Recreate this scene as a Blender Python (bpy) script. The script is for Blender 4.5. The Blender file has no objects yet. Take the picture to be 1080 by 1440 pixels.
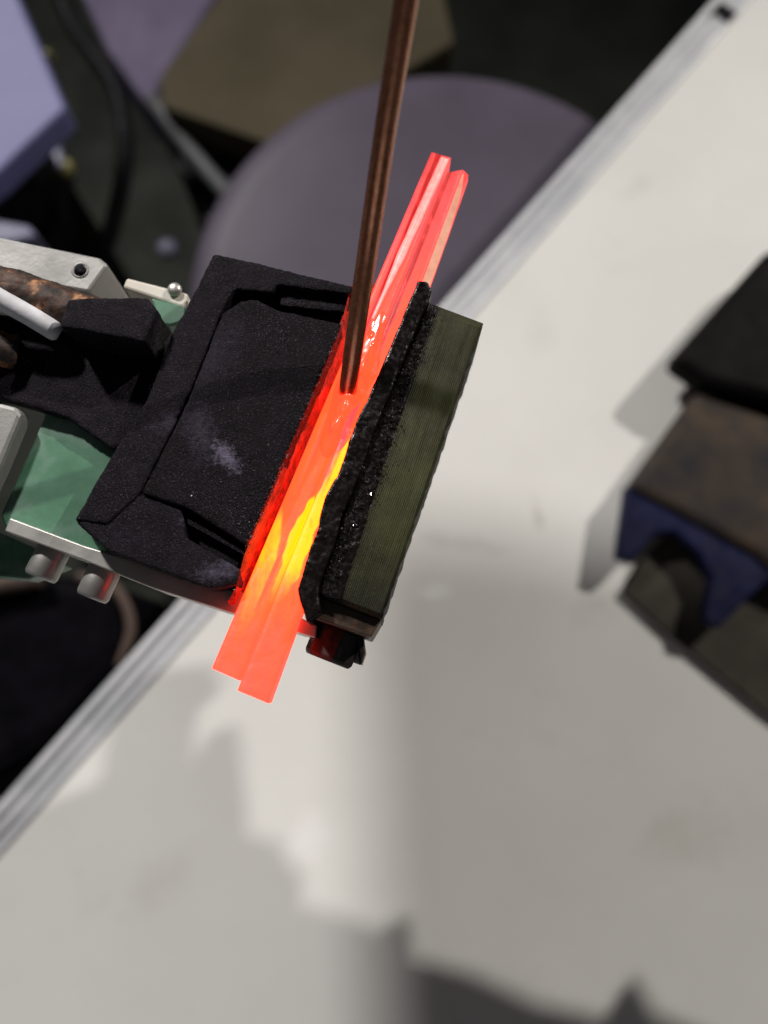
import bpy, bmesh, math, random
from mathutils import Vector, Matrix, noise as mnoise

random.seed(7)
scene = bpy.context.scene
COL = scene.collection
R = math.radians

# ------------------------------------------------------------------ camera
HC, TILT, FPX = 0.50, R(12.0), 1150.0          # height over the table top, tilt off plumb, focal length in photo pixels
cam_d = bpy.data.cameras.new('camera')
cam = bpy.data.objects.new('camera', cam_d)
COL.objects.link(cam)
cam.location = (0, 0, HC)
cam.rotation_euler = (TILT, 0, 0)
cam_d.sensor_fit = 'VERTICAL'
cam_d.sensor_height = 36.0
cam_d.lens = 36.0 * FPX / 1440.0
cam_d.clip_start = 0.005
cam_d.clip_end = 20
cam_d.dof.use_dof = True
cam_d.dof.focus_distance = 0.166
cam_d.dof.aperture_fstop = 8.4
scene.camera = cam

# ------------------------------------------------------------------ world, lamps, exposure
world = bpy.data.worlds.new('World')
scene.world = world
world.use_nodes = True
wb = world.node_tree.nodes['Background']
wb.inputs['Color'].default_value = (0.93, 0.95, 1.0, 1)
wb.inputs['Strength'].default_value = 0.04

L1 = Vector((-1.60, 2.60, 2.35))
L2 = Vector((1.90, 1.60, 1.75))


def lamp(name, loc, target, size, watt, color):
    d = bpy.data.lights.new(name, 'AREA')
    d.shape = 'DISK'
    d.size = size
    d.energy = watt
    d.color = color
    o = bpy.data.objects.new(name, d)
    COL.objects.link(o)
    o.location = loc
    o.rotation_euler = (Vector(target) - Vector(loc)).to_track_quat('-Z', 'Y').to_euler()
    return o


k1 = lamp('workshop_lamp', L1, (-0.26, -0.42, 0.0), 0.24, 17.0, (1.0, 0.965, 0.94))
k1.data.spread = R(61)
k2 = lamp('workshop_lamp', L2, (0.02, -0.50, 0.0), 0.028, 6.8, (1.0, 0.965, 0.90))

k2.data.spread = R(58)
k3 = lamp('rod_fill', (-0.35, -2.2, 0.55), (0, 0, 0.35), 1.6, 4.2, (0.95, 0.97, 1.0))    # added fill behind the camera, for a highlight along the rod
k3.data.shape = 'RECTANGLE'
k3.data.size_y = 1.1
scene.view_settings.view_transform = 'Standard'
scene.view_settings.look = 'None'
scene.view_settings.exposure = 0.0
scene.view_settings.gamma = 1.0
scene.view_settings.use_curve_mapping = False
scene.cycles.max_bounces = 6
scene.cycles.use_denoising = True

CT, ST = math.cos(TILT), math.sin(TILT)


def P(px, py, z):
    """The place in the room at height z that the photo shows at (px, py)."""
    a, b = (px - 540.0) / FPX, (720.0 - py) / FPX
    d = Vector((a, ST + b * CT, -CT + b * ST))
    k = (z - HC) / d.z
    return Vector((0, 0, HC)) + d * k


ZH = 0.344                                      # top of the tool head


# ------------------------------------------------------------------ materials
class NT:
    def __init__(s, name):
        s.m = bpy.data.materials.new(name)
        s.m.use_nodes = True
        s.t = s.m.node_tree
        s.b = s.t.nodes['Principled BSDF']

    def n(s, kind, **kw):
        nd = s.t.nodes.new(kind)
        for k, v in kw.items():
            if k in nd.inputs.keys():
                nd.inputs[k].default_value = v
            else:
                setattr(nd, k, v)
        return nd

    def l(s, a, b):
        s.t.links.new(a, b)

    def coord(s):
        return s.n('ShaderNodeTexCoord').outputs['Object']

    def noise(s, scale, detail=4, rough=0.55, vec=None, dist=0.0):
        nd = s.n('ShaderNodeTexNoise', Scale=scale, Detail=detail, Roughness=rough, Distortion=dist)
        s.l(vec or s.coord(), nd.inputs['Vector'])
        return nd.outputs['Fac']

    def ramp(s, fac, stops, interp='LINEAR'):
        nd = s.n('ShaderNodeValToRGB')
        nd.color_ramp.interpolation = interp
        e = nd.color_ramp.elements
        while len(e) < len(stops):
            e.new(0.5)
        for i, (p, c) in enumerate(stops):
            e[i].position = p
            e[i].color = (*c, 1) if len(c) == 3 else c
        s.l(fac, nd.inputs['Fac'])
        return nd.outputs['Color']

    def math(s, op, a, b=None, clamp=False):
        nd = s.n('ShaderNodeMath', operation=op, use_clamp=clamp)
        for i, v in enumerate((a, b)):
            if v is None:
                continue
            if isinstance(v, (int, float)):
                nd.inputs[i].default_value = v
            else:
                s.l(v, nd.inputs[i])
        return nd.outputs[0]

    def mix(s, fac, a, b):
        nd = s.n('ShaderNodeMix', data_type='RGBA')
        for sock, v in ((nd.inputs[0], fac), (nd.inputs[6], a), (nd.inputs[7], b)):
            if isinstance(v, (int, float)):
                sock.default_value = v
            elif isinstance(v, tuple):
                sock.default_value = (*v, 1)
            else:
                s.l(v, sock)
        return nd.outputs[2]

    def bump(s, h, strength, dist):
        nd = s.n('ShaderNodeBump', Strength=strength, Distance=dist)
        s.l(h, nd.inputs['Height'])
        s.l(nd.outputs['Normal'], s.b.inputs['Normal'])

    def set(s, **kw):  # underscores stand for spaces
        for k, v in kw.items():
            k = k.replace('_', ' ')
            if isinstance(v, (int, float)):
                s.b.inputs[k].default_value = v
            elif isinstance(v, tuple):
                s.b.inputs[k].default_value = (*v, 1)
            else:
                s.l(v, s.b.inputs[k])
        return s


def simple(name, c0, c1, rough, scale, metal=0.0, bump=0.0, bdist=0.0005, bscale=None, rough2=None, detail=5, spec=0.5):
    t = NT(name)
    f = t.noise(scale, detail)
    t.set(Base_Color=t.ramp(f, [(0.3, c0), (0.7, c1)]), Metallic=metal)
    t.b.inputs['Specular IOR Level'].default_value = spec
    if rough2 is None:
        t.set(Roughness=rough)
    else:
        r = t.ramp(t.noise(scale * 2.3, 4), [(0.35, (rough,) * 3), (0.65, (rough2,) * 3)])
        t.set(Roughness=r)
    if bump:
        t.bump(t.noise(bscale or scale * 4, 4), bump, bdist)
    return t.m


def soot_material(name, stains=(), tint=(0.0034, 0.0020, 0.0034)):
    """Gritty black heat-proof coating; stains = (centre, radius, stretch direction, strength) chalky rubs."""
    t = NT(name)
    co = t.coord()
    f = t.noise(260, 5, 0.6, co)
    base = t.ramp(f, [(0.3, tuple(c * 0.55 for c in tint)), (0.72, tuple(c * 2.1 for c in tint))])
    grain = t.noise(2600, 2, 0.6, co)
    speck = t.ramp(grain, [(0.56, (0, 0, 0)), (0.70, (1, 1, 1))])
    base = t.mix(t.math('MULTIPLY', speck, 0.55), base, (0.066, 0.052, 0.076))
    streak = t.noise(900, 3, 0.7, co)
    for c, r, ax, k in stains:
        mp = t.n('ShaderNodeMapping', vector_type='TEXTURE')
        mp.inputs['Location'].default_value = c
        mp.inputs['Rotation'].default_value = (0, 0, ax)
        mp.inputs['Scale'].default_value = (r * 2.0, r, r * 2.0)
        t.l(co, mp.inputs['Vector'])
        ln = t.n('ShaderNodeVectorMath', operation='LENGTH')
        t.l(mp.outputs['Vector'], ln.inputs[0])
        d = t.math('ADD', ln.outputs['Value'], t.math('MULTIPLY', t.math('SUBTRACT', streak, 0.5), 2.4))
        mk = t.math('MULTIPLY', t.math('SUBTRACT', 1.0, d, True), k, True)
        base = t.mix(mk, base, (0.20, 0.17, 0.25))
    rr = t.ramp(t.noise(1700, 2, 0.6, co), [(0.4, (0.62,) * 3), (0.72, (0.30,) * 3)])
    t.set(Base_Color=base, Roughness=rr)
    t.b.inputs['Specular IOR Level'].default_value = 0.10
    h = t.math('ADD', t.math('MULTIPLY', t.noise(1500, 3, 0.7, co), 0.6), t.noise(4200, 2, 0.6, co))
    t.bump(h, 1.0, 0.00030)
    return t.m


M = {}
M['soot'] = soot_material('soot_coating', (), (0.0052, 0.0036, 0.0058))
M['char'] = simple('charred_resin', (0.003, 0.002, 0.002), (0.009, 0.006, 0.006), 0.15, 500, bump=0.30, bdist=0.0003, bscale=1500, rough2=0.45, spec=0.28)
M['steel'] = simple('brushed_steel', (0.36, 0.35, 0.33), (0.62, 0.60, 0.56), 0.38, 60, metal=0.75, bump=0.15, bdist=0.0002, bscale=700, rough2=0.5)
M['alu'] = simple('aluminium', (0.42, 0.43, 0.45), (0.56, 0.56, 0.58), 0.5, 30, metal=0.4, rough2=0.65)
M['alu_block'] = simple('cast_aluminium', (0.22, 0.215, 0.205), (0.36, 0.35, 0.335), 0.45, 50, metal=0.55, bump=0.2, bdist=0.0003, bscale=900, rough2=0.6)
M['cream'] = simple('cream_plastic', (0.62, 0.57, 0.49), (0.72, 0.68, 0.61), 0.45, 70)
M['green'] = simple('green_laminate', (0.07, 0.18, 0.105), (0.10, 0.24, 0.15), 0.38, 90, bump=0.05, bscale=1500, rough2=0.5)
t = NT('green_laminate_patchy')  # green with pale patches spread by noise
_r = t.ramp(t.noise(70, 4, 0.5), [(0.50, (0, 0, 0)), (0.60, (1, 1, 1))])
_c = t.ramp(t.noise(200, 5), [(0.3, (0.055, 0.155, 0.09)), (0.7, (0.085, 0.21, 0.13))])
t.set(Base_Color=t.mix(t.math('MULTIPLY', _r, 0.5), _c, (0.24, 0.32, 0.28)), Roughness=0.42)
t.bump(t.noise(1500, 3), 0.06, 0.0003)
M['green'] = t.m
M['darkmetal'] = simple('oiled_steel', (0.02, 0.017, 0.016), (0.06, 0.05, 0.048), 0.30, 300, metal=0.7, bump=0.2, bdist=0.0002, rough2=0.5)
M['white'] = simple('white_ceramic', (0.40, 0.385, 0.40), (0.70, 0.69, 0.73), 0.6, 160, bump=0.2, bdist=0.0003)
M['black'] = simple('black_plastic', (0.004, 0.004, 0.005), (0.010, 0.010, 0.012), 0.45, 40, rough2=0.6, spec=0.08)
M['navy'] = simple('navy_paint', (0.003, 0.004, 0.024), (0.006, 0.008, 0.040), 0.35, 60, bump=0.1, bdist=0.0004, rough2=0.5, spec=0.2)
M['vise_black'] = simple('black_enamel', (0.002, 0.0018, 0.0018), (0.007, 0.006, 0.006), 0.5, 45, rough2=0.6, spec=0.05)
M['vise_shadow'] = simple('vise_shadow_grey', (0.040, 0.037, 0.030), (0.064, 0.058, 0.047), 0.8, 60, spec=0.1)  # dark tone of the vise's cast shadow

# worn anvil face: brown rust over dark steel
t = NT('worn_brown_steel')
t.set(Base_Color=t.ramp(t.noise(38, 6, 0.6), [(0.3, (0.014, 0.012, 0.016)), (0.55, (0.034, 0.025, 0.019)), (0.75, (0.066, 0.043, 0.028))]), Roughness=0.6, Metallic=0.0, Specular_IOR_Level=0.15)
t.bump(t.noise(300, 4), 0.3, 0.0005)
M['worn'] = t.m

# rusty copper pipe
t = NT('rusty_copper')
t.set(Base_Color=t.ramp(t.noise(190, 6, 0.65), [(0.40, (0.012, 0.008, 0.007)), (0.54, (0.075, 0.032, 0.016)), (0.64, (0.40, 0.19, 0.09)), (0.76, (0.30, 0.17, 0.05))]), Roughness=0.65, Metallic=0.15)
t.bump(t.noise(700, 4), 0.5, 0.0005)
M['rust'] = t.m

# brazing rod
t = NT('oxidised_copper')
mp = t.n('ShaderNodeMapping')
mp.inputs['Scale'].default_value = (1, 1, 0.12)
t.l(t.coord(), mp.inputs['Vector'])
v = mp.outputs['Vector']
t.set(Base_Color=t.ramp(t.noise(900, 5, 0.6, v), [(0.3, (0.34, 0.14, 0.075)), (0.55, (0.42, 0.185, 0.105)), (0.75, (0.52, 0.25, 0.15))]), Metallic=0.85,
      Roughness=t.ramp(t.noise(1300, 3, 0.6, v), [(0.35, (0.24,) * 3), (0.7, (0.36,) * 3)]))
t.bump(t.noise(1800, 3, 0.6, v), 0.05, 0.0001)
M['copper'] = t.m

# olive laminate, sheets on edge
t = NT('olive_laminate')
co = t.coord()
f = t.noise(110, 5, 0.6, co)
c = t.ramp(f, [(0.28, (0.018, 0.015, 0.005)), (0.5, (0.036, 0.037, 0.012)), (0.75, (0.056, 0.062, 0.021))])
c = t.mix(t.math('MULTIPLY', t.ramp(t.noise(2200, 2, 0.6, co), [(0.5, (0, 0, 0)), (0.75, (1, 1, 1))]), 0.25), c, (0.08, 0.075, 0.035))
at_ = t.n('ShaderNodeAttribute', attribute_name='scorch_level')
bn = t.math('ADD', at_.outputs['Fac'], t.math('MULTIPLY', t.math('SUBTRACT', t.noise(330, 4, 0.65, co), 0.5), 0.9), True)
c = t.mix(bn, c, (0.006, 0.005, 0.004))
t.set(Base_Color=c, Roughness=t.ramp(t.noise(1500, 3, 0.6, co), [(0.4, (0.42,) * 3), (0.7, (0.62,) * 3)]), Specular_IOR_Level=0.2)
t.bump(t.noise(2600, 3, 0.7, co), 0.5, 0.00015)
M['olive'] = t.m

# inner wall: charred, with the bars' red glow put into its colour
t = NT('painted_red_glow')
f = t.noise(330, 6, 0.7)
t.set(Base_Color=t.ramp(f, [(0.36, (0.035, 0.006, 0.003)), (0.52, (0.20, 0.025, 0.010)), (0.68, (0.36, 0.05, 0.018))]), Roughness=0.5)
t.bump(t.noise(900, 4, 0.7), 0.9, 0.0006)
M['red_lit_wall'] = t.m


def glow_material(name, gain=1.0, rough=0.5):
    """Red-hot steel: attribute heat 0 = dull coral end, 0.5 = orange, 1 = yellow; noise breaks its borders."""
    t = NT(name)
    co = t.coord()
    h = t.n('ShaderNodeAttribute', attribute_name='glow_level').outputs['Fac']
    mp = t.n('ShaderNodeMapping')
    mp.inputs['Rotation'].default_value = (0, 0, R(-23))
    mp.inputs['Scale'].default_value = (1.0, 0.22, 1.0)
    t.l(co, mp.inputs['Vector'])
    nz = t.noise(420, 4, 0.6, mp.outputs['Vector'])
    nf = t.noise(900, 3, 0.6, co)
    x = t.math('ADD', h, t.math('ADD', t.math('MULTIPLY', t.math('SUBTRACT', nz, 0.5), 0.32), t.math('MULTIPLY', t.math('SUBTRACT', nf, 0.5), 0.10)), True)
    col = t.ramp(x, [(0.0, (0.60, 0.022, 0.022)), (0.10, (0.85, 0.085, 0.085)), (0.16, (0.95, 0.105, 0.105)), (0.34, (1.0, 0.125, 0.055)), (0.52, (1.0, 0.155, 0.028)),
                     (0.66, (1.0, 0.28, 0.040)), (0.75, (1.0, 0.45, 0.030)), (0.86, (1.0, 0.76, 0.004)), (1.0, (1.0, 0.80, 0.0))])
    # the red band is far over the display's white while green and blue stay as seen
    sep = t.n('ShaderNodeSeparateColor')
    t.l(col, sep.inputs[0])
    cmb = t.n('ShaderNodeCombineColor')
    rr = t.math('MULTIPLY', sep.outputs[0], t.ramp(x, [(0.0, (1.0,) * 3), (0.10, (0.38,) * 3), (0.3, (0.62,) * 3), (1.0, (1.0,) * 3)]))
    t.l(t.math('MULTIPLY', t.math('MULTIPLY', sep.outputs[0], 1.0), t.math('ADD', 1.0, t.math('MULTIPLY', x, 8.0))), cmb.inputs[0])
    fl_ = t.math('SUBTRACT', 1.0, t.math('MULTIPLY', t.ramp(t.noise(520, 5, 0.7, mp.outputs['Vector']), [(0.60, (0, 0, 0)), (0.72, (1, 1, 1))]), 0.30))
    t.l(t.math('MULTIPLY', sep.outputs[1], fl_), cmb.inputs[1])
    t.l(sep.outputs[2], cmb.inputs[2])
    t.set(Base_Color=(0.05, 0.02, 0.015), Roughness=rough, Emission_Strength=gain)
    t.l(cmb.outputs[0], t.b.inputs['Emission Color'])
    t.bump(nf, 0.3, 0.0003)
    return t


M['glow'] = glow_material('red_hot_steel').m
t = glow_material('molten_flux', 0.9, 0.2)
t.b.inputs['Coat Weight'].default_value = 1.0
t.b.inputs['Coat Roughness'].default_value = 0.14
for nd in list(t.t.nodes):
    if nd.type == 'BUMP':
        nd.inputs['Strength'].default_value = 0.0
M['flux'] = t.m

# table top: off-white laminate, faint smudges
t = NT('white_table_laminate')
co = t.coord()
f = t.noise(7, 6, 0.6, co)
c = t.ramp(f, [(0.3, (0.645, 0.632, 0.598)), (0.7, (0.715, 0.703, 0.672))])
sm = t.ramp(t.noise(17, 6, 0.7, co), [(0.58, (0, 0, 0)), (0.78, (1, 1, 1))])
c = t.mix(t.math('MULTIPLY', sm, 0.36), c, (0.50, 0.485, 0.45))
t.set(Base_Color=c, Roughness=t.ramp(t.noise(20, 4), [(0.35, (0.45,) * 3), (0.7, (0.60,) * 3)]), Specular_IOR_Level=0.2)
t.bump(t.noise(900, 2), 0.04, 0.0003)
M['table'] = t.m
TABLE_NT, TABLE_COL = t, c

M['floor'] = simple('dark_floor', (0.020, 0.023, 0.020), (0.055, 0.058, 0.045), 0.6, 6, rough2=0.8, spec=0.15)
M['stool'] = simple('mauve_vinyl', (0.078, 0.064, 0.090), (0.100, 0.083, 0.114), 0.5, 14, bump=0.15, bdist=0.002, bscale=120, spec=0.2)
M['mauve'] = simple('mauve_cloth', (0.13, 0.11, 0.175), (0.18, 0.15, 0.225), 0.85, 30, bump=0.3, bdist=0.001, bscale=500, spec=0.2)
M['lavender'] = simple('lavender_card', (0.13, 0.13, 0.29), (0.18, 0.18, 0.36), 0.6, 10)
M['cardboard'] = simple('brown_cardboard', (0.065, 0.055, 0.032), (0.095, 0.078, 0.050), 0.85, 9, spec=0.2)
M['greysteel'] = simple('grey_tube', (0.06, 0.06, 0.063), (0.10, 0.10, 0.105), 0.6, 30, metal=0.0)
M['bag'] = simple('black_leather', (0.001, 0.001, 0.0015), (0.005, 0.004, 0.006), 0.6, 50, bump=0.3, bdist=0.001, bscale=300, spec=0.02)
M['trim'] = simple('brown_piping', (0.06, 0.042, 0.035), (0.09, 0.06, 0.048), 0.6, 60, spec=0.2)
M['yellow'] = simple('dull_yellow', (0.30, 0.28, 0.10), (0.40, 0.36, 0.14), 0.6, 60)
M['blueg'] = simple('blue_grey_plastic', (0.11, 0.11, 0.19), (0.16, 0.16, 0.25), 0.5, 60)
M['grey_box'] = simple('grey_enamel', (0.30, 0.30, 0.30), (0.36, 0.36, 0.35), 0.5, 20)


# ------------------------------------------------------------------ builders
def thing(name, label, cat, loc, group=None):
    o = bpy.data.objects.new(name, None)
    COL.objects.link(o)
    o.location = loc
    o.empty_display_size = 0.01
    o['label'] = label
    o['category'] = cat
    if group:
        o['group'] = group
    return o


def base(o):
    while o is not None and o.parent is not None:
        o = o.parent
    return Vector(o.location) if o is not None else Vector((0, 0, 0))


def mesh(name, verts, faces, mat, parent=None, smooth=False, loc=None):
    """World-space vertices in, one mesh object out (kept relative to its thing's base)."""
    if parent is not None:
        org = base(parent)
    else:
        org = Vector(loc) if loc is not None else Vector((0, 0, 0))
    me = bpy.data.meshes.new(name)
    me.from_pydata([tuple(Vector(v) - org) for v in verts], [], faces)
    bm = bmesh.new()
    bm.from_mesh(me)
    bmesh.ops.recalc_face_normals(bm, faces=bm.faces)
    bm.to_mesh(me)
    bm.free()
    me.materials.append(mat)
    if smooth:
        for p in me.polygons:
            p.use_smooth = True
    o = bpy.data.objects.new(name, me)
    COL.objects.link(o)
    if parent is not None:
        o.parent = parent
    else:
        o.location = org
    return o


def bevel(o, w, seg=2, ang=30):
    m = o.modifiers.new('bevel', 'BEVEL')
    m.width = w
    m.segments = seg
    m.limit_method = 'ANGLE'
    m.angle_limit = R(ang)
    m.use_clamp_overlap = True
    return o


TEX = {}


def cloud(size, depth=3):
    k = (size, depth)
    if k not in TEX:
        x = bpy.data.textures.new('cloud', 'CLOUDS')
        x.noise_scale = size
        x.noise_depth = depth
        TEX[k] = x
    return TEX[k]


def rough_up(o, voxel, amp, size, amp2=0.0, size2=0.001, soft=0):
    m = o.modifiers.new('remesh', 'REMESH')
    m.mode = 'VOXEL'
    m.voxel_size = voxel
    m.use_smooth_shade = True
    if soft:
        k = o.modifiers.new('smooth', 'SMOOTH')
        k.factor = 0.5
        k.iterations = soft
    for a, s in ((amp, size), (amp2, size2)):
        if a:
            d = o.modifiers.new('displace', 'DISPLACE')
            d.texture = cloud(s)
            d.texture_coords = 'LOCAL'
            d.strength = a
            d.mid_level = 0.5
    return o


def prism(name, px, ztop, zbot, mat, parent=None, bw=0.0, pxbot=None, loc=None, smooth=False):
    """Outline read at height ztop, carried straight down to zbot (or to its own outline pxbot)."""
    n = len(px)
    zt = ztop if isinstance(ztop, (list, tuple)) else [ztop] * n
    top = [P(x, y, z) for (x, y), z in zip(px, zt)]
    if pxbot is None:
        zb = zbot if isinstance(zbot, (list, tuple)) else [zbot] * n
        bot = [Vector((p.x, p.y, z)) for p, z in zip(top, zb)]
    else:
        bot = [P(x, y, zbot) for x, y in pxbot]
    v = top + bot
    f = [list(range(n)), list(range(2 * n - 1, n - 1, -1))]
    for i in range(n):
        j = (i + 1) % n
        f.append([i, n + i, n + j, j])
    o = mesh(name, v, f, mat, parent, smooth, loc)
    if bw:
        bevel(o, bw)
    return o


def frame(d):
    d = d.normalized()
    a = Vector((0, 0, 1)) if abs(d.z) < 0.9 else Vector((1, 0, 0))
    x = d.cross(a).normalized()
    return x, d.cross(x).normalized()


def lathe(name, org, axis, profile, seg, mat, parent=None, smooth=True, turn=0.0, loc=None):
    x, y = frame(axis)
    axis = axis.normalized()
    v, f = [], []
    for r, s in profile:
        for k in range(seg):
            a = 2 * math.pi * k / seg + turn
            v.append(org + axis * s + (x * math.cos(a) + y * math.sin(a)) * r)
    for i in range(len(profile) - 1):
        for k in range(seg):
            k2 = (k + 1) % seg
            f.append([i * seg + k, i * seg + k2, (i + 1) * seg + k2, (i + 1) * seg + k])
    f.append(list(range(seg))[::-1])
    f.append([(len(profile) - 1) * seg + k for k in range(seg)])
    return mesh(name, v, f, mat, parent, smooth, loc)


def tube(name, pts, radii, seg, mat, parent=None, loc=None):
    v, f = [], []
    n = len(pts)
    x = None
    for i in range(n):
        d = (pts[min(i + 1, n - 1)] - pts[max(i - 1, 0)]).normalized()
        if x is None:
            x, y = frame(d)
        else:
            x = (x - d * x.dot(d)).normalized()
            y = d.cross(x)
        r = radii[i] if isinstance(radii, (list, tuple)) else radii
        for k in range(seg):
            a = 2 * math.pi * k / seg
            v.append(pts[i] + (x * math.cos(a) + y * math.sin(a)) * r)
    for i in range(n - 1):
        for k in range(seg):
            k2 = (k + 1) % seg
            f.append([i * seg + k, i * seg + k2, (i + 1) * seg + k2, (i + 1) * seg + k])
    f.append(list(range(seg))[::-1])
    f.append([(n - 1) * seg + k for k in range(seg)])
    return mesh(name, v, f, mat, parent, True, loc)


def catmull(pts, n):
    out = []
    q = [pts[0]] + list(pts) + [pts[-1]]
    for i in range(1, len(q) - 2):
        for k in range(n):
            u = k / n
            a, b, c, d = q[i - 1], q[i], q[i + 1], q[i + 2]
            out.append(0.5 * ((2 * b) + (c - a) * u + (2 * a - 5 * b + 4 * c - d) * u * u + (3 * b - a - 3 * c + d) * u ** 3))
    out.append(pts[-1])
    return out


def tag(o, label, cat, group=None):
    o['label'] = label
    o['category'] = cat
    if group:
        o['group'] = group
    return o


def struct(o):
    o['kind'] = 'structure'
    return o


# ------------------------------------------------------------------ the setting: floor, table
ZF = -0.75
struct(mesh('floor', [(-3, -3, ZF), (3, -3, ZF), (3, 3, ZF), (-3, 3, ZF)], [[0, 1, 2, 3]], M['floor']))

A, B = P(840, 181, 0), P(0, 1127, 0)            # outer line of the table's edging
A2, B2 = P(840, 247, 0), P(0, 1203, 0)          # inner line
E = (B - A).normalized()
N = Vector((-E.y, E.x, 0))
if N.x < 0:
    N = -N
W = ((A2 - A).dot(N) + (B2 - A).dot(N)) / 2     # edging width
O0 = A.copy()
tab = thing('work_table', 'off-white laminate work table with a ribbed aluminium edge running diagonally', 'table', (O0.x + N.x * 0.4, O0.y + N.y * 0.4, ZF))


# soft lighter and darker patches on the laminate: (px, py, half length, half width, turn, colour, strength)
_t, _c = TABLE_NT, TABLE_COL
_co = _t.coord()
_wob = _t.noise(60, 4, 0.6, _co)
for x, y, la, wb, an, col_, k in ((756, 722, 0.018, 0.005, R(100), (0.40, 0.38, 0.34), 0.55), (612, 832, 0.016, 0.006, R(5), (0.86, 0.86, 0.86), 0.7), (650, 765, 0.030, 0.008, R(-8), (0.42, 0.41, 0.38), 0.45),
                                  (840, 850, 0.020, 0.014, R(20), (0.45, 0.43, 0.38), 0.35), (430, 1180, 0.022, 0.014, R(60), (0.84, 0.82, 0.83), 0.5), (960, 1180, 0.03, 0.02, R(10), (0.47, 0.44, 0.38), 0.3),
                                  (230, 1240, 0.035, 0.016, R(40), (0.50, 0.47, 0.43), 0.3), (760, 470, 0.02, 0.012, R(70), (0.5, 0.48, 0.42), 0.25), (900, 260, 0.02, 0.01, R(40), (0.5, 0.48, 0.42), 0.3)):
    mp = _t.n('ShaderNodeMapping', vector_type='TEXTURE')
    mp.inputs['Location'].default_value = tuple(P(x, y, 0) - Vector(tab.location))
    mp.inputs['Rotation'].default_value = (0, 0, an)
    mp.inputs['Scale'].default_value = (la, wb, 0.02)
    _t.l(_co, mp.inputs['Vector'])
    ln = _t.n('ShaderNodeVectorMath', operation='LENGTH')
    _t.l(mp.outputs['Vector'], ln.inputs[0])
    d = _t.math('ADD', ln.outputs['Value'], _t.math('MULTIPLY', _t.math('SUBTRACT', _wob, 0.5), 1.8))
    mk = _t.math('MULTIPLY', _t.math('SUBTRACT', 1.0, d, True), k, True)
    _c = _t.mix(mk, _c, col_)
_t.l(_c, _t.b.inputs['Base Color'])


def edge_sweep(name, prof, mat, s0, s1):
    v, f = [], []
    for s in (s0, s1):
        for d, z in prof:
            v.append(O0 + E * s + N * d + Vector((0, 0, z)))
    n = len(prof)
    for i in range(n):
        j = (i + 1) % n
        f.append([i, j, n + j, n + i])
    f.append(list(range(n))[::-1])
    f.append([n + i for i in range(n)])
    return mesh(name, v, f, mat, tab)


top = edge_sweep('table_top', [(W + 0.0004, 0.0), (0.85, 0.0), (0.85, -0.025), (W + 0.0004, -0.025)], M['table'], -0.9, 1.1)
w = W
prof = [(0, -0.03), (0, -0.0012), (0.0012, 0.0004), (w * .20, 0.0008), (w * .26, 0.0002), (w * .28, -0.0022), (w * .40, -0.0022), (w * .42, 0.0004), (w * .48, 0.0010),
        (w * .62, 0.0010), (w * .66, 0.0004), (w * .67, -0.0012), (w * .72, -0.0012), (w * .73, 0.0004), (w * .90, 0.0010), (w * .965, 0.0006), (w * .985, -0.0006), (w, -0.0006), (w, -0.03)]
edge_sweep('edge_trim', prof, M['alu'], -0.9, 1.1)
c0 = P(1020, 22, 0.0)
s0 = (c0 - O0).dot(E)
edge_sweep('trim_joint', [(w * .30, -0.002), (w * .30, 0.0016), (w * .95, 0.0016), (w * .95, -0.002)], M['black'], s0 - 0.006, s0 + 0.005)
for s in (-0.8, 1.0):
    for d in (0.06, 0.78):
        c = O0 + E * s + N * d
        h = 0.02
        v = [(c.x + i * h, c.y + j * h, z) for z in (ZF, -0.0255) for i, j in ((-1, -1), (1, -1), (1, 1), (-1, 1))]
        mesh('leg', v, [[0, 1, 2, 3], [4, 5, 6, 7], [0, 1, 5, 4], [1, 2, 6, 5], [2, 3, 7, 6], [3, 0, 4, 7]], M['alu'], tab)

# ------------------------------------------------------------------ the glowing bars
LB = ((298, 940), (607, 214), (337, 957), (634, 222))    # left bar: left edge low, top; right edge low, top
RB = ((334, 971), (629, 243), (377, 989), (651, 239))
ZB0, ZB1 = ZH - 0.0022, ZH - 0.0085


def lerp(a, b, u):
    return a + (b - a) * u


def bar_z(py):
    u = max(-0.1, min(1.05, (965 - py) / 750.0))
    return lerp(ZB0, ZB1, u)


def union_s(px, py):
    l = 298 + (940 - py) * 309 / 726.0
    r = 377 + (989 - py) * 275 / 751.0
    return (px - l) / (r - l)


def pw(x, tab_):
    if x <= tab_[0][0]:
        return tab_[0][1]
    for (a, p), (b, q) in zip(tab_, tab_[1:]):
        if x <= b:
            return lerp(p, q, (x - a) / (b - a))
    return tab_[-1][1]


def ss(a, b, x):
    u = max(0.0, min(1.0, (x - a) / (b - a)))
    return u * u * (3 - 2 * u)


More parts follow.
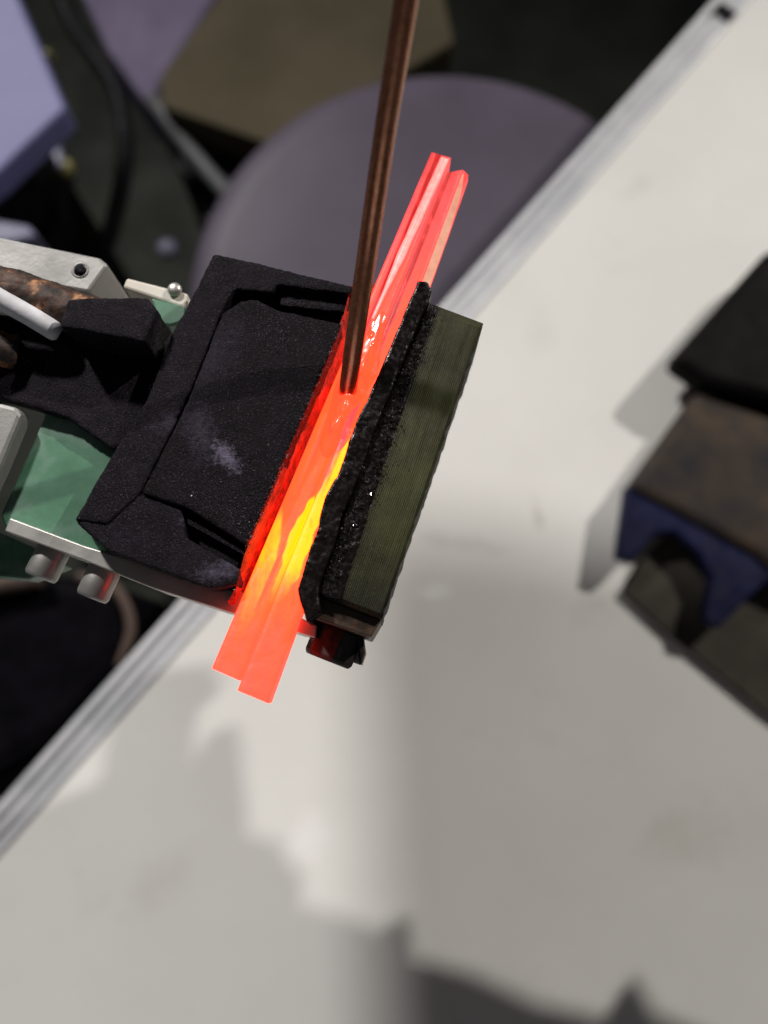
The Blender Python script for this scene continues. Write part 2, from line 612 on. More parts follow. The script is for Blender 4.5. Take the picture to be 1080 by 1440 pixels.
def heat(px, py):
    s = union_s(px, py)
    wob = mnoise.noise(Vector((px * 0.02, py * 0.02, 0.3))) * 0.10 + mnoise.noise(Vector((px * 0.07, py * 0.05, 4.3))) * 0.05
    h = pw(py, [(215, 0.05), (260, 0.13), (330, 0.17), (430, 0.30), (520, 0.44), (600, 0.47), (780, 0.50), (860, 0.40), (930, 0.36), (990, 0.30)])
    # molten, yellow seam: hugs the right block high up, then runs to the middle and splits
    c = pw(py, [(575, 1.04), (600, 0.93), (640, 0.80), (680, 0.66), (730, 0.56), (770, 0.54), (810, 0.58), (860, 0.50), (920, 0.40)])
    hw = pw(py, [(570, 0.02), (600, 0.12), (640, 0.18), (700, 0.16), (735, 0.22), (770, 0.24), (810, 0.16), (860, 0.10), (905, 0.06)])
    y1 = ss(hw + 0.025, hw - 0.025, abs(s + wob - c)) * ss(900, 775, py) * ss(560, 600, py)
    c2 = pw(py, [(715, -0.02), (770, 0.10), (820, 0.17), (900, 0.22)])
    w2 = pw(py, [(700, 0.02), (740, 0.09), (800, 0.17), (860, 0.13), (910, 0.05)])
    y2 = 0.62 * ss(w2 + 0.025, w2 - 0.03, abs(s + wob * .6 - c2)) * ss(935, 830, py) * ss(700, 740, py)
    broad = 0.32 * ss(0.75, 0.1, abs(s - 0.42)) * ss(760, 800, py) * ss(900, 830, py)
    k = max(y1, y2, broad)
    # dull crack between the two seams
    ck = ss(0.05, 0.01, abs(s - pw(py, [(765, 0.33), (860, 0.30)]))) * ss(755, 775, py) * ss(868, 850, py)
    h = lerp(h, lerp(0.95, 0.82, ss(760, 830, py)), k)
    return lerp(h, 0.38, ck)


def bar(name, label, edges, thick, groove, chamf, pn=0):
    (a0, a1, b0, b1) = [Vector(p) for p in edges]
    NS, NC = 260, 34
    rt = thing(name, label, 'steel bar', P(*(a0 + b0) / 2, ZB0 - thick), 'red-hot steel bars being brazed together')
    vs, fs, ht = [], [], []
    for i in range(NS + 1):
        u = i / NS
        l, r = a0.lerp(a1, u), b0.lerp(b1, u)
        ring = []
        for k in range(NC + 1):
            s = k / NC
            q = l.lerp(r, s)
            z = bar_z(q.y) + 0.00010 * mnoise.noise(Vector((q.x * .05, q.y * .05, pn)))
            gk = ss(0.30, 0.62, u) * math.exp(-((s - 0.36) / 0.09) ** 2)
            g = groove * gk
            crease_shade = 0.30 * gk if groove else 0.34 * ss(0.30, 0.5, u) * ss(0.34, 0.20, s)  # shade in the groove and between the bars, painted as dimmer glow
            edge = 0.0005 * (math.exp(-s / 0.05) + math.exp(-(1 - s) / 0.05))
            ring.append(P(q.x, q.y, z - g - edge))
            ht.append(max(0.0, heat(q.x, q.y) - crease_shade))
        # sides and underside, chamfered outwards on the right where asked
        cr = chamf * ss(0.35, 0.7, u)
        d = (ring[-1] - ring[0])
        d.z = 0
        d.normalize()
        lo_r = ring[-1] + d * cr + Vector((0, 0, -thick))
        lo_l = ring[0] + Vector((0, 0, -thick))
        mid_r = ring[-1] + d * cr * 0.9 + Vector((0, 0, -thick * 0.45))
        ring += [mid_r, lo_r, lo_l]
        hh = heat(r.x, r.y)
        ht += [hh * 0.8, hh * 0.7, heat(l.x, l.y) * 0.8]
        vs += ring
    m = NC + 4
    for i in range(NS):
        for k in range(m):
            k2 = (k + 1) % m
            fs.append([i * m + k, i * m + k2, (i + 1) * m + k2, (i + 1) * m + k])
    fs.append(list(range(m))[::-1])
    fs.append([NS * m + k for k in range(m)])
    o = mesh('bar_body', vs, fs, M['glow'], rt, False)
    at = o.data.attributes.new('glow_level', 'FLOAT', 'POINT')
    for i, x in enumerate(ht):
        at.data[i].value = x
    return rt


bar('hot_steel_bar', 'glowing orange bar nearest the black coil housing, its lower end set back', LB, 0.005, 0.0011, 0.0, 1.0)
hot_right = bar('hot_steel_bar', 'glowing orange bar beside the olive block, its lower end jutting farther out', RB, 0.005, 0.0, 0.0016, 2.0)

# its cooler, beige outer edge
_t = NT('cooling_edge')
_t.set(Base_Color=(0.25, 0.14, 0.10), Roughness=0.5, Emission_Strength=1.0)
_t.l(_t.ramp(_t.noise(500, 4), [(0.3, (0.55, 0.20, 0.115)), (0.7, (0.75, 0.33, 0.21))]), _t.b.inputs['Emission Color'])
eL = [(651, 243), (640, 272), (622, 320), (594, 396), (575, 447)]
eR = [(652, 246), (648, 274), (634, 320), (607, 396), (588, 447)]
v = [P(x, y, bar_z(y) - 0.0002) for x, y in eL] + [P(x, y, bar_z(y) - 0.0014) for x, y in eR] + [P(x, y, bar_z(y) - 0.0040) - Vector((0.001, 0, 0)) for x, y in eR]
f = []
for k in range(4):
    for b_ in (0, 5):
        f.append([b_ + k, b_ + k + 1, b_ + k + 6, b_ + k + 5])
mesh('beige_edge', v, f, _t.m, hot_right, False)['label'] = 'beige cooler edge of the bar'

# lamp glare between the bars' upper halves, painted as a glowing raised strip
M['seam'] = NT('painted_glare')
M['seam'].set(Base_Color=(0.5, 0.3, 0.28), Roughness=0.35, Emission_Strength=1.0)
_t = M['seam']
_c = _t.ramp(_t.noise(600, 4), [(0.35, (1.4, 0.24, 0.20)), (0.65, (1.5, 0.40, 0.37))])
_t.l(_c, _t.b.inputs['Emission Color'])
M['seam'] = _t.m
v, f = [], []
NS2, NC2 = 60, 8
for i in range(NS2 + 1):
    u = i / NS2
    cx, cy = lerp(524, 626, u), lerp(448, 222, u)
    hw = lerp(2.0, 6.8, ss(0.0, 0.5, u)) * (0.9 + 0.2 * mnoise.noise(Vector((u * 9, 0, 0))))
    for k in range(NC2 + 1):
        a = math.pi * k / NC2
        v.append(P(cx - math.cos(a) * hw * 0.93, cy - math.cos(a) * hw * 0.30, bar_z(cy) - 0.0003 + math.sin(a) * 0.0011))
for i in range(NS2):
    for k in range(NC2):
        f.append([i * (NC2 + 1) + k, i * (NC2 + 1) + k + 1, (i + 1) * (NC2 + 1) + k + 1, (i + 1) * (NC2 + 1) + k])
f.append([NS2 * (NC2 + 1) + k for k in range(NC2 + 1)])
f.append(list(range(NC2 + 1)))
tag(mesh('glare_strip', v, f, M['seam'], None, True, P(500, 505, bar_z(505))), 'pale pink painted lamp glare between the upper halves of the glowing bars', 'glare')

# molten flux around the rod tip
v, f, hv = [], [], []
ax = Vector((309, -726)).normalized()
pp = Vector((-ax.y, ax.x))
NU, NV = 200, 56
HV = ((L1 - P(500, 540, ZH)).normalized() + (Vector((0, 0, HC)) - P(500, 540, ZH)).normalized()).normalized()
FACETS = [(514, 492, 34, 8.0), (526, 482, 5, 3.5), (522, 470, 5, 3.0), (485, 577, 12, 10.0), (474, 596, 9, 3.5), (508, 520, 9, 3.5)]
for i in range(NU + 1):
    for j in range(NV + 1):
        a, b = i / NU * 2 - 1, j / NV * 2 - 1
        wid = 23 * (1 - abs(a) ** 3.0) ** 0.5 * (0.85 + 0.22 * math.sin(a * 5 + 1)) + 0.3
        q = Vector((497, 540)) + ax * (a * 112) + pp * (b * wid + 3 * math.sin(a * 4))
        rr = max(0.0, (1 - b * b)) ** 0.6 * max(0.0, 1 - a * a) ** 0.4
        nz = mnoise.noise(Vector((a * 4.5, b * 1.3, 1.7))) * 0.5 + mnoise.noise(Vector((a * 12, b * 3, 5.1))) * 0.07
        z = bar_z(q.y) - 0.0003 + rr * (0.0011 + 0.0007 * nz)
        dt = (q - Vector((489, 556))).length
        z += 0.0021 * math.exp(-(dt / 13) ** 2)
        pt = P(q.x, q.y, z)
        for (fx_, fy_, la, wb_) in FACETS:
            cw = P(fx_, fy_, bar_z(fy_))
            e = (((q - Vector((fx_, fy_))).dot(ax)) / la) ** 2 + (((q - Vector((fx_, fy_))).dot(pp)) / wb_) ** 2
            if e < 6:
                wdw = math.exp(-e * e)
                pt.z += wdw * (-(HV.x / HV.z) * (pt.x - cw.x) - (HV.y / HV.z) * (pt.y - cw.y) + (0.0016 if fy_ > 570 else 0.0002))
        v.append(pt)
        hv.append(heat(q.x, q.y) * 0.55 + 0.17)
for i in range(NU):
    for j in range(NV):
        f.append([i * (NV + 1) + j, (i + 1) * (NV + 1) + j, (i + 1) * (NV + 1) + j + 1, i * (NV + 1) + j + 1])
fx = mesh('flux_puddle', v, f, M['flux'], None, True, P(497, 540, bar_z(540)))
at = fx.data.attributes.new('glow_level', 'FLOAT', 'POINT')
for i, x in enumerate(hv):
    at.data[i].value = x
tag(fx, 'wet glossy puddle of molten flux around the rod tip', 'flux')

# ------------------------------------------------------------------ black coil housing, left
hs = thing('coil_housing', 'black soot-coated coil housing left of the glowing bars', 'housing', P(260, 600, ZH - 0.03))


def loc_of(px, py, z=ZH):
    return tuple(P(px, py, z) - base(hs))


M['soot_pad'] = soot_material('soot_coating_rubbed', [(loc_of(318, 642), 0.0022, R(-50), 0.75), (loc_of(283, 610), 0.004, R(-70), 0.14), (loc_of(300, 500), 0.006, R(60), 0.08)])
M['soot_lip'] = soot_material('soot_coating_lip', [(loc_of(272, 722), 0.0016, R(30), 0.5), (loc_of(306, 802), 0.0026, R(10), 0.35), (loc_of(240, 590), 0.0025, R(20), 0.15)], (0.0052, 0.0036, 0.0058))
VX = 0.00042


def soot(name, px, zt, zb, mat='soot', amp=0.0004):
    o = prism(name, px, zt, zb, M[mat], hs)
    return rough_up(o, VX, amp * 1.3, 0.006, amp * 0.6, 0.0011, 7)


soot('base_body', [(303, 358), (490, 404), (482, 442), (341, 782), (331, 820), (296, 826), (232, 804), (150, 772), (106, 731), (165, 627), (207, 562), (242, 472), (264, 434)], ZH - 0.0045, ZH - 0.0095)
soot('left_shell', [(300, 355), (497, 402), (494, 414), (389, 400), (383, 412), (330, 406), (311, 440), (264, 560), (197, 694), (150, 738), (104, 731), (165, 625), (207, 560), (240, 470), (262, 432)],
     ZH - 0.0004, ZH - 0.008, 'soot_lip')
soot('raised_pad', [(338, 423), (360, 420), (392, 436), (482, 455), (347, 768), (262, 714), (198, 694), (264, 562), (312, 440)], ZH, ZH - 0.008, 'soot_pad')
soot('top_ledge', [(391, 404), (494, 418), (489, 440), (392, 430)], ZH - 0.0022, ZH - 0.008)
soot('lower_lip', [(140, 726), (196, 690), (256, 716), (262, 756), (338, 800), (333, 822), (296, 828), (232, 806), (150, 775), (104, 732)], ZH - 0.0008, ZH - 0.008, 'soot_lip')
bar_ = prism('slot_ridge', [(262, 728), (350, 776), (346, 782), (260, 734)], ZH - 0.0022, ZH - 0.006, M['soot'], hs)
soot('arm', [(235, 470), (212, 596), (160, 634), (95, 588), (0, 560), (-120, 540), (-120, 410), (40, 452), (120, 478)], ZH - 0.0065, ZH - 0.0095)
soot('stepped_block', [(94, 419), (207, 417), (222, 436), (203, 481), (84, 459)], ZH + 0.0035, ZH - 0.0095)
prism('red_lit_wall', [(493, 402), (484, 440), (343, 782), (332, 826), (320, 846), (330, 862), (372, 800), (520, 440), (530, 400)],
      [ZH - 0.0012, ZH - 0.0012, ZH - 0.0012, ZH - 0.003, ZH - 0.006, ZH - 0.010, ZH - 0.0105, ZH - 0.0145, ZH - 0.016], ZH - 0.0235, M['red_lit_wall'], hs)

# grit stuck in the coating, too fine to count
def grit(name, parent, mat, spots, size):
    v, f = [], []
    for c in spots:
        r = size * random.uniform(0.5, 1.3)
        q = [Vector((random.uniform(-1, 1), random.uniform(-1, 1), random.uniform(-0.6, 1))) for _ in range(4)]
        q = [c + Vector((math.cos(k * 2.09 + r * 9e4), math.sin(k * 2.09 + r * 9e4), 0)) * r * random.uniform(.6, 1.3) for k in range(3)] + [c + Vector((random.uniform(-.6, .6) * r, random.uniform(-.6, .6) * r, r * random.uniform(.5, 1.3)))]
        b = len(v)
        v += q
        f += [[b, b + 1, b + 3], [b + 1, b + 2, b + 3], [b + 2, b, b + 3]]
    o = mesh(name, v, f, mat, parent)
    o['kind'] = 'stuff'
    return o


def inside(pt, poly):
    x, y = pt
    r = False
    j = len(poly) - 1
    for i in range(len(poly)):
        xi, yi = poly[i]
        xj, yj = poly[j]
        if (yi > y) != (yj > y) and x < (xj - xi) * (y - yi) / (yj - yi) + xi:
            r = not r
        j = i
    return r


M['grit'] = simple('glassy_grit', (0.02, 0.018, 0.022), (0.20, 0.18, 0.22), 0.22, 900)
pad = [(338, 424), (392, 440), (480, 460), (350, 758), (262, 704), (215, 690), (275, 565), (320, 450)]
spots = []
clus = [(400, 452, 26, 10), (385, 470, 14, 12), (300, 700, 30, 20), (330, 735, 18, 18), (270, 560, 16, 40), (425, 600, 8, 40)]
while len(spots) < 520:
    if random.random() < 0.62:
        cx, cy, sx, sy = random.choice(clus)
        x, y = random.gauss(cx, sx), random.gauss(cy, sy)
    else:
        x, y = random.uniform(200, 490), random.uniform(420, 765)
    if inside((x, y), pad):
        spots.append(P(x, y, ZH + 0.00003))
grit('grit', hs, M['grit'], spots, 0.00013)
sp = [P(random.gauss(375 + (460 - 375) * 0, 1) + (y_ - 700) * -0.4235, y_, ZH - 0.0003) for y_ in [random.uniform(460, 770) for _ in range(0)]]
spots = []
for _ in range(260):
    u = random.random()
    x, y = lerp(490, 350, u) + random.gauss(-4, 3), lerp(445, 772, u)
    spots.append(P(x, y, ZH + 0.00005))
grit('edge_grit', hs, M['grit'], spots, 0.00017)
spots = []
armp = [(230, 480), (205, 585), (160, 620), (95, 580), (0, 552), (0, 470), (120, 490)]
shell = [(300, 362), (330, 400), (262, 555), (195, 690), (150, 732), (110, 730), (170, 625), (240, 475)]
while len(spots) < 380:
    x, y = random.uniform(0, 330), random.uniform(360, 735)
    if inside((x, y), shell):
        spots.append(P(x, y, ZH - 0.0003))
    elif inside((x, y), armp):
        spots.append(P(x, y, ZH - 0.0064))
grit('fine_grit', hs, M['grit'], spots, 0.00012)

# ------------------------------------------------------------------ olive block, right
ob = thing('laminated_block', 'olive ridged laminate block with a charred black flange, right of the glowing bars', 'block', P(560, 660, ZH - 0.03))
TL, TR, BR, BL = [Vector(p) for p in ((603, 426), (680, 455), (537, 871), (452, 838))]
v, f, bn = [], [], []
NR, NL = 30, 60
prof_n = NR * 4
for i in range(NL + 1):
    u = i / NL
    l, r = TL.lerp(BL, u), TR.lerp(BR, u)
    for k in range(prof_n + 1):
        s = k / prof_n
        q = l.lerp(r, s)
        ph = (k % 4)
        rid = (0.0, 0.00012, 0.00016, 0.00009)[ph]
        rid *= 0.65 + 0.7 * mnoise.noise(Vector((k // 4 * 1.7, u * 6, 2.2)))
        dip = 0.0006 * (ss(0.93, 1.0, s) + ss(0.985, 1.0, u) + ss(0.015, 0.0, u))
        jit = 2.2 * mnoise.noise(Vector((u * 40, 7.7, 1))) * ss(0.96, 1.0, s)
        v.append(P(q.x + jit, q.y + jit * 0.3, ZH - 0.0004 + rid - dip))
        bn.append(max(0.0, 1.0 * ss(0.42, 0.04, s) * (0.65 + 0.35 * ss(.05, .3, u)) + 0.75 * ss(0.72, 1.0, u) + 0.45 * ss(0.93, 1.0, s) + 0.35 * ss(0.03, 0.0, u)))
m = prof_n + 1
for i in range(NL):
    for k in range(prof_n):
        f.append([i * m + k, i * m + k + 1, (i + 1) * m + k + 1, (i + 1) * m + k])
# skirt down to the underside
loop = [k for k in range(m)] + [i * m + prof_n for i in range(1, NL + 1)] + [NL * m + k for k in range(prof_n - 1, -1, -1)] + [i * m for i in range(NL - 1, 0, -1)]
b0 = len(v)
for q in loop:
    p = v[q]
    v.append(Vector((p.x, p.y, ZH - 0.020)))
    bn.append(0.7)
for a in range(len(loop)):
    c = (a + 1) % len(loop)
    f.append([loop[a], loop[c], b0 + c, b0 + a])
f.append([b0 + a for a in range(len(loop))])
lb = mesh('laminate', v, f, M['olive'], ob)
at = lb.data.attributes.new('scorch_level', 'FLOAT', 'POINT')
for i, x in enumerate(bn):
    at.data[i].value = x
# lower ledge
M['ledge'] = simple('scorched_ledge', (0.02, 0.012, 0.008), (0.07, 0.04, 0.025), 0.35, 300, bump=0.3, bdist=0.0003, rough2=0.5)
lg = prism('end_ledge', [(450, 838), (537, 871), (522, 897), (432, 866)], ZH - 0.0028, ZH - 0.020, M['ledge'], ob, 0.0004)
# charred flange with a ragged crest
le = [(588, 394), (560, 460), (530, 530), (516, 562), (500, 592), (494, 612), (485, 640), (475, 668), (464, 684), (457, 700), (450, 722), (447, 745), (435, 772), (427, 800), (418, 828), (424, 852), (432, 876)]
ri = [(450, 862), (448, 832), (456, 802), (468, 772), (482, 724), (498, 684), (512, 650), (524, 612), (545, 562), (558, 528), (585, 462), (604, 420), (607, 408), (602, 396)]
fl = prism('charred_flange', le + ri, ZH + 0.0010, ZH - 0.016, M['char'], ob)
rough_up(fl, 0.00033, 0.0005, 0.0045, 0.00025, 0.0008)
gr = prism('burnt_strip', [(600, 436), (616, 432), (544, 640), (480, 842), (446, 836), (520, 620)], ZH - 0.0001, ZH - 0.006, M['char'], ob)
rough_up(gr, 0.00033, 0.0004, 0.0026, 0.0004, 0.0007)
spots = []
for _ in range(420):
    u = random.random()
    x, y = lerp(598, 450, u), lerp(440, 830, u)
    x += 12 + abs(random.gauss(0, 9)) * (0.1 + ss(0.3, 0.5, u) * ss(0.8, 0.6, u)) + random.uniform(-14, 5)
    spots.append(P(x, y, ZH + 0.00012))
M['cinder'] = simple('glossy_cinder', (0.006, 0.005, 0.005), (0.03, 0.026, 0.026), 0.16, 800)
grit('char_crumbs', ob, M['cinder'], spots, 0.00026)
grit('bright_crumbs', ob, M['grit'], [p + Vector((random.gauss(0, .0008), random.gauss(0, .0008), 0.00012)) for p in spots[::4]], 0.00017)
grit('flange_specks', ob, M['grit'], [P(lerp(x0, x1, random.random()) , lerp(y0, y1, random.random()), ZH + 0.0013) for (x0, y0), (x1, y1) in [((596, 410), (500, 660)), ((520, 600), (440, 820))] for _ in range(22)], 0.00018)

# ------------------------------------------------------------------ bolt, clip, brackets
U = (P(298, 940, ZH) - P(607, 214, ZH)).normalized()      # along the bars, towards the viewer's feet
V = Vector((-U.y, U.x, 0))
if V.x < 0:
    V = -V
bo = P(478, 884, ZH - 0.013)
bt = thing('hex_bolt', 'dark hexagon bolt head under the lower end of the olive block', 'bolt', bo)
RH = 0.0054
hd = lathe('head', bo, U, [(0.0, 0.0), (RH * .96, 0.0), (RH, 0.0004), (RH, 0.0062), (RH * .90, 0.0070), (RH * .58, 0.0070), (RH * .56, 0.0040), (0.0001, 0.0038)], 6, M['darkmetal'], bt, False, R(14))
bevel(hd, 0.00025, 2, 25)
lathe('shank', bo, -U, [(0.0028, 0.0), (0.0028, 0.012)], 20, M['darkmetal'], hd)
lathe('washer', bo + U * -0.0012, U, [(0.003, 0.0), (RH * 1.18, 0.0), (RH * 1.18, 0.0011), (0.003, 0.0011)], 32, M['steel'], bt)
cl = thing('spring_clip', 'small bent metal clip right of the dark hexagon bolt', 'clip', P(502, 912, ZH - 0.02))
prism('bright_leaf', [(490, 897), (503, 900), (508, 936), (491, 930)], ZH - 0.014, ZH - 0.0155, M['steel'], cl, 0.0003)
prism('dark_leaf', [(502, 892), (511, 894), (514, 918), (508, 936), (503, 905)], ZH - 0.0105, ZH - 0.018, M['darkmetal'], cl, 0.0003)

ZBR = ZH - 0.0075
br = thing('clamp_bracket', 'long bright steel strip under the black housing with two screws', 'bracket', P(170, 800, ZBR - 0.014))
prism('strip', [(14, 728), (120, 768), (222, 798), (338, 832), (446, 879), (444, 897), (336, 865), (215, 827), (112, 786), (6, 747)], ZBR, ZBR - 0.013, M['steel'], br, 0.0003)
for x, y in ((76, 772), (148, 800)):
    c = P(x, y, ZBR - 0.0055)
    s_ = lathe('screw', c, U, [(0.0001, 0.0), (0.0034, 0.0), (0.0034, 0.0058), (0.0030, 0.0066), (0.0018, 0.0066), (0.0017, 0.0045), (0.0001, 0.0045)], 28, M['steel'], br)
    bevel(s_, 0.0002, 2, 40)

ub = thing('upper_bracket', 'short cream metal bracket with a round screw above the black housing', 'bracket', P(220, 415, ZH - 0.03))
prism('strip', [(172, 404), (178, 390), (264, 412), (262, 434)], ZH - 0.013, ZH - 0.026, M['cream'], ub, 0.0006)
lathe('screw', P(246, 408, ZH - 0.0128), Vector((0, 0, 1)), [(0.0016, 0.0), (0.0016, 0.0005), (0.0012, 0.0010), (0.0005, 0.0012)], 20, M['steel'], ub)

sb = thing('support_block', 'grey metal support block with a drilled hole at the left edge', 'block', P(40, 360, ZH - 0.04))
blk = prism('block_body', [(-140, 288), (-10, 331), (140, 362), (152, 372), (124, 411), (40, 396), (-140, 372)], ZH - 0.012, ZH - 0.034, M['alu_block'], sb, 0.0007)
lathe('drilled_hole', P(113, 381, ZH - 0.0119), Vector((0, 0, -1)), [(0.0014, -0.0001), (0.0013, 0.0001), (0.0012, 0.0003)], 20, M['black'], blk)
lathe('hole_rim', P(113, 380, ZH - 0.012), Vector((0, 0, 1)), [(0.0020, 0.0), (0.0018, 0.0002), (0.0015, 0.0002), (0.0014, 0.0)], 24, M['alu_block'], blk)
side_block = thing('side_plate', 'pale grey metal plate with a rounded corner at the left edge', 'plate', P(0, 610, ZH - 0.04))
prism('plate_body', [(-140, 556), (0, 566), (24, 572), (31, 582), (2, 652), (-30, 720), (-140, 720)], ZH - 0.0055, ZH - 0.0105, M['alu_block'], side_block, 0.0012)

gp = thing('green_plate', 'green laminate base plate showing beside the black housing', 'plate', P(90, 660, ZH - 0.05))
prism('plate_body', [(66, 560), (150, 540), (260, 600), (250, 800), (140, 790), (5, 740), (0, 724), (60, 590)], ZH - 0.0098, ZH - 0.0165, M['green'], gp, 0.0006)
prism('upper_tab', [(212, 418), (262, 432), (262, 450), (240, 458), (222, 455)], ZH - 0.0098, ZH - 0.0165, M['green'], gp, 0.0005)
prism('lower_tab', [(-120, 700), (8, 752), (60, 775), (90, 795), (40, 815), (-120, 800)], ZH - 0.022, ZH - 0.028, M['green'], gp, 0.0006)

wr = [P(-120, 345, ZH + 0.006), P(-30, 403, ZH + 0.003), P(40, 443, ZH + 0.0), P(84, 470, ZH - 0.003)]
tag(tube('ceramic_stick', catmull(wr, 6), [0.0021] * 17 + [0.0020, 0.0014], 20, M['white'], None, P(0, 420, ZH)), 'white ceramic stick lying across the black arm at the left edge', 'stick')
cp = [P(-140, 380, ZH - 0.004), P(-20, 400, ZH - 0.004), P(50, 420, ZH - 0.004), P(100, 438, ZH - 0.0045), P(140, 452, ZH - 0.005)]
o = tube('copper_pipe', catmull(cp, 8), 0.0046, 24, M['rust'], None, P(20, 410, ZH - 0.01))
rough_up(o, 0.0005, 0.0008, 0.003, 0.0004, 0.001)
tag(o, 'rusty copper pipe between the grey support block and the white stick', 'pipe')
cp = [P(-140, 470, ZH - 0.003), P(-30, 484, ZH - 0.003), P(22, 496, ZH - 0.0065)]
o = tube('copper_pipe', catmull(cp, 8), 0.0036, 24, M['rust'], None, P(0, 490, ZH - 0.01))
rough_up(o, 0.0005, 0.0008, 0.003, 0.0004, 0.001)
tag(o, 'rusty copper pipe end below the white stick at the left edge', 'pipe')

# ------------------------------------------------------------------ brazing rod
tip = P(488, 557, bar_z(556) + 0.0002)
b1 = P(516, 360, 0.0)
def at_depth(px, py, dep):
    a, b = (px - 540.0) / FPX, (720.0 - py) / FPX
    return Vector((0, 0, HC)) + dep * Vector((a, ST + b * CT, -CT + b * ST))
dep0 = (tip - Vector((0, 0, HC))).dot(Vector((0, ST, -CT)))
rp = [tip, at_depth(500, 470, dep0 * 0.945), at_depth(519, 340, dep0 * 0.885), at_depth(543, 175, dep0 * 0.805), at_depth(571, 0, dep0 * 0.735)]
ex = (rp[-1] - rp[-2]).normalized()
rp += [rp[-1] + ex * 0.05, rp[-1] + ex * 0.14]
rods = catmull(rp, 10)
rr = [0.0012, 0.0018] + [0.0019] * (len(rods) - 2)
tag(tube('brazing_rod', rods, rr, 28, M['copper'], None, tip), 'thin brown copper brazing rod touching the glowing bars', 'rod')

# ------------------------------------------------------------------ navy vise on the table, right
vs = thing('bench_vise', 'small navy and black bench vise with a worn brown face, right of the bars', 'vise', P(1000, 700, 0))
prism('shadow_patch', [(876, 832), (905, 785), (1000, 690), (1300, 800), (1300, 1150), (1080, 1004), (940, 890)], 0.005, 0.0003, M['vise_shadow'], vs, 0.001)  # dark sheet standing in for the vise's shadow on the table
prism('foot_frame', [(880, 682), (900, 690), (1066, 785), (1082, 770), (1100, 800), (1042, 852), (1012, 884), (990, 874), (990, 850), (1000, 815), (984, 780), (950, 748), (922, 752), (886, 791), (866, 784)],
      0.020, 0.011, M['navy'], vs, 0.002)
prism('anvil_body', [(982, 548), (1300, 660), (1300, 900), (1085, 800), (1064, 780), (884, 684)], 0.024, 0.0055, M['worn'], vs, 0.005)
prism('neck', [(990, 540), (1040, 500), (1300, 580), (1300, 660)], 0.018, 0.0055, M['vise_black'], vs, 0.001)
prism('jaw', [(944, 504), (1085, 345), (1320, 380), (1320, 640), (1080, 560), (990, 536)], 0.034, 0.012, M['vise_black'], vs, 0.006)

# ------------------------------------------------------------------ background, beyond the table edge
c = P(628, 412, -0.20)
r = (P(628, 92, -0.20) - c).length
st = thing('round_stool', 'round mauve stool beyond the table edge', 'stool', (c.x, c.y, ZF))
lathe('seat', Vector((c.x, c.y, -0.26)), Vector((0, 0, 1)), [(r * .9, 0), (r * .985, 0.010), (r, 0.030), (r * .985, 0.050), (r * .95, 0.058), (r * .86, 0.0605), (0.001, 0.0605)], 72, M['stool'], st)
lathe('column', Vector((c.x, c.y, ZF)), Vector((0, 0, 1)), [(0.2, 0), (0.2, 0.015), (0.04, 0.03), (0.028, 0.06), (0.028, 0.49)], 32, M['greysteel'], st)

cb = thing('cardboard_box', 'olive brown cardboard box behind the round stool', 'box', P(400, 80, ZF))
prism('box_body', [(224, 108), (310, -10), (600, -120), (640, 60), (386, 206), (228, 150)], -0.27, -0.34, M['cardboard'], cb, 0.004)
prism('lower_body', [(260, 110), (320, 0), (600, -110), (620, 40), (390, 180), (260, 130)], -0.3405, ZF, M['black'], cb)
bb = thing('dark_box_side', 'dark side below the brown cardboard box', 'crate', P(320, 200, ZF))  # black block added for the cardboard box's dark side
prism('side_body', [(236, 158), (384, 214), (345, 290), (250, 240)], -0.32, ZF, M['black'], bb, 0.003)

cu = thing('mauve_cushion', 'pale mauve cushion corner at the top left', 'cushion', P(210, 40, ZF))
prism('cushion_body', [(90, -60), (340, -60), (240, 95), (216, 146), (200, 140), (150, 70)], -0.30, -0.38, M['mauve'], cu, 0.015)
prism('stand', [(130, -50), (300, -50), (210, 90)], -0.381, ZF, M['black'], cu)
lv = thing('lavender_box', 'pale lavender box in the top left corner', 'box', P(20, 120, ZF))
prism('box_body', [(-220, -60), (10, -40), (92, 152), (-10, 248), (-220, 400)], -0.12, -0.15, M['lavender'], lv, 0.003)
prism('stand', [(-220, -60), (-60, 0), (-40, 120), (-220, 300)], -0.1505, ZF, M['black'], lv)

hp = [P(60, -60, -0.25), P(105, 40, -0.25), (P(160, 120, -0.25)), P(176, 200, -0.25), P(165, 290, -0.27), P(135, 370, -0.30), P(60, 460, -0.4), P(-20, 600, -0.55)]
tag(tube('black_hose', catmull(hp, 8), 0.009, 18, M['black'], None, P(170, 200, ZF)), 'thick black hose curving past the lavender box', 'hose')
bars_ = [P(214, 140, -0.30), P(270, 215, -0.30), P(330, 285, -0.30), P(400, 370, -0.32)]
tag(tube('grey_leg_tube', catmull(bars_, 4), 0.009, 16, M['greysteel'], None, P(300, 240, ZF)), 'grey metal tube running diagonally left of the round stool', 'tube')
tag(prism('grey_case', [(270, 262), (330, 250), (385, 345), (300, 330)], -0.36, -0.40, M['greysteel'], None, 0.002, None, P(330, 300, -0.4)), 'dull grey case below the grey metal tube', 'case')
tag(lathe('yellow_reel', P(94, 242, -0.40), Vector((0, 0, 1)), [(0.010, 0), (0.012, 0.006), (0.010, 0.014), (0.004, 0.018)], 20, M['yellow'], None, True, 0, P(94, 242, -0.40)), 'dull yellow reel right of the lavender box', 'reel')
tag(lathe('yellow_plug', P(70, 86, -0.30), Vector((0, 0, 1)), [(0.006, 0), (0.007, 0.006), (0.005, 0.012), (0.002, 0.014)], 16, M['yellow'], None, True, 0, P(70, 86, -0.30)), 'tiny yellow plug against the lavender box edge', 'plug')
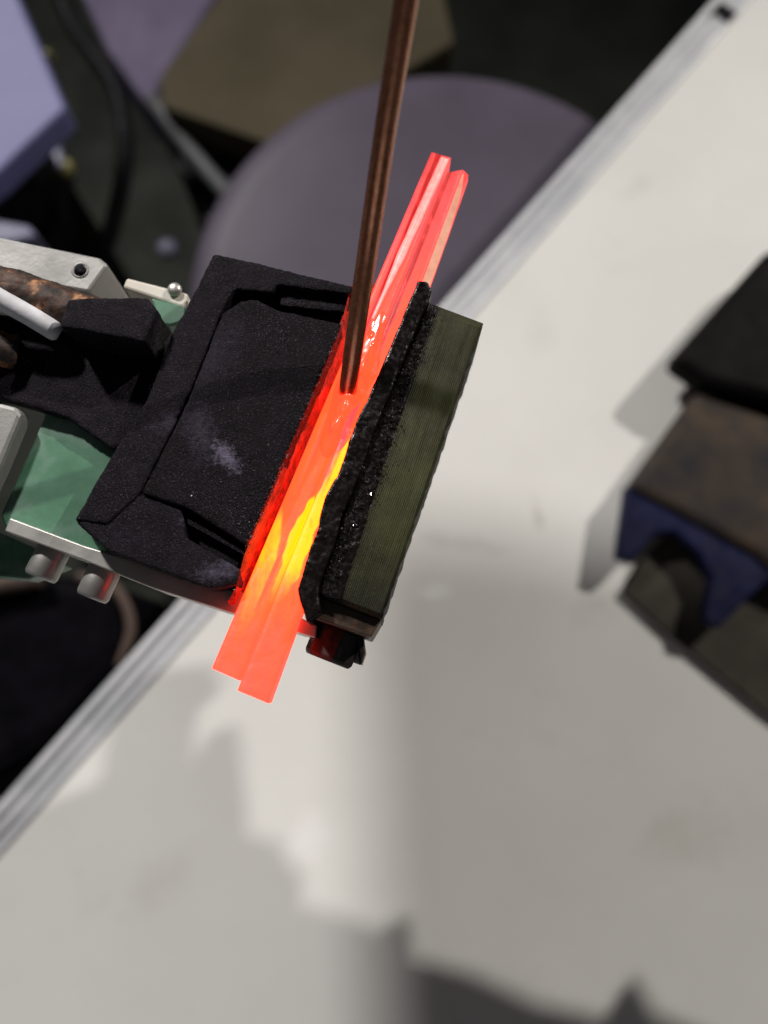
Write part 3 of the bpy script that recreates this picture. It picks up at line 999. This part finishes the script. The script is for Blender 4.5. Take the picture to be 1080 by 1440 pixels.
tag(prism('pale_fitting', [(50, 226), (84, 196), (90, 232), (66, 246)], -0.38, -0.42, M['blueg'], None, 0.003, None, P(70, 220, -0.42)), 'pale grey fitting beside the yellow reel', 'fitting')
tag(lathe('blue_grey_cap', P(236, 352, -0.25), Vector((0, 0, 1)), [(0.010, 0), (0.011, 0.004), (0.009, 0.007), (0.003, 0.008)], 20, simple('dull_cap', (0.05, 0.05, 0.085), (0.08, 0.08, 0.12), 0.6, 60), None, True, 0, P(236, 352, -0.25)), 'blurred blue grey cap above the black housing', 'cap')
tag(prism('blue_case', [(-60, 300), (40, 316), (52, 332), (20, 340), (-60, 345)], -0.10, -0.16, M['blueg'], None, 0.003, None, P(0, 320, -0.16)), 'blue grey case edge above the support block', 'case')

bg = thing('black_bag', 'black rounded bag under the table edge at the left', 'bag', P(60, 900, ZF))
bgpx = [(-160, 836), (60, 806), (150, 812), (184, 850), (190, 890), (172, 945), (90, 1040), (-160, 1180)]
o = prism('bag_body', bgpx, -0.08, -0.40, M['bag'], bg, 0.03)
tp = [P(x, y, -0.079) for x, y in ((110, 812), (150, 818), (176, 848), (184, 888), (168, 938))]
tube('piping', catmull(tp, 6), 0.004, 12, M['trim'], o)
tp = [P(x, y, -0.07) for x, y in ((-80, 836), (0, 822), (60, 812))]
tube('piping', catmull(tp, 6), 0.007, 12, M['trim'], o)

# ------------------------------------------------------------------ added unseen plates, cut to cast the table's shadows
def shade(px, lampv, z):
    q = P(px[0], px[1], 0)
    return q + (lampv - q) * (z / lampv.z)


def shadow_plate(name, label, cat, pxs, lampv, z, post, partname):
    top = [shade(p, lampv, z) for p in pxs]
    rt = thing(name, label, cat, (post[0], post[1], z))
    n = len(top)
    v = [p + Vector((0, 0, 0.004)) for p in top] + [p - Vector((0, 0, 0.004)) for p in top]
    f = [list(range(n)), list(range(2 * n - 1, n - 1, -1))] + [[i, n + i, n + (i + 1) % n, (i + 1) % n] for i in range(n)]
    mesh(partname, v, f, M['grey_box'], rt)
    cen = sum(top, Vector()) / n
    tube('hanger', [cen + Vector((0, 0, 0.003)), cen + Vector((0, 0, 1.4))], 0.012, 16, M['greysteel'], rt)


SB = [(528, 752), (600, 744), (660, 750), (760, 768), (870, 792), (1000, 840), (1300, 900), (1300, 1750), (545, 1750), (535, 1400), (522, 1100), (515, 880)]
shadow_plate('right_shadow_plate', 'added grey plate on a hanger, out of view, casting the right-hand table shadow', 'shadow plate', SB, L1, 0.45, (-0.75, 0.55), 'right_shadow_cutout')  # added, unseen: cut to the outline of the right-hand shadow
SA = [(188, 958), (284, 944), (299, 982), (262, 1012), (256, 1078), (294, 1080), (297, 1034), (321, 1036), (328, 1108), (334, 1184), (382, 1200), (394, 1280), (470, 1304), (534, 1328), (540, 1306),
      (562, 1310), (566, 1362), (650, 1384), (745, 1428), (850, 1450), (878, 1388), (908, 1440), (1000, 1480), (1050, 1800), (-300, 1800), (-300, 1230), (-100, 1190), (60, 1140), (156, 1100), (166, 1030)]
shadow_plate('lower_shadow_plate', 'added grey plate on a hanger, out of view, casting the lower left table shadow', 'rack', SA, L2, 0.48, (0.75, 0.05), 'lower_shadow_cutout')  # added, unseen: cut to the outline of the lower left shadow
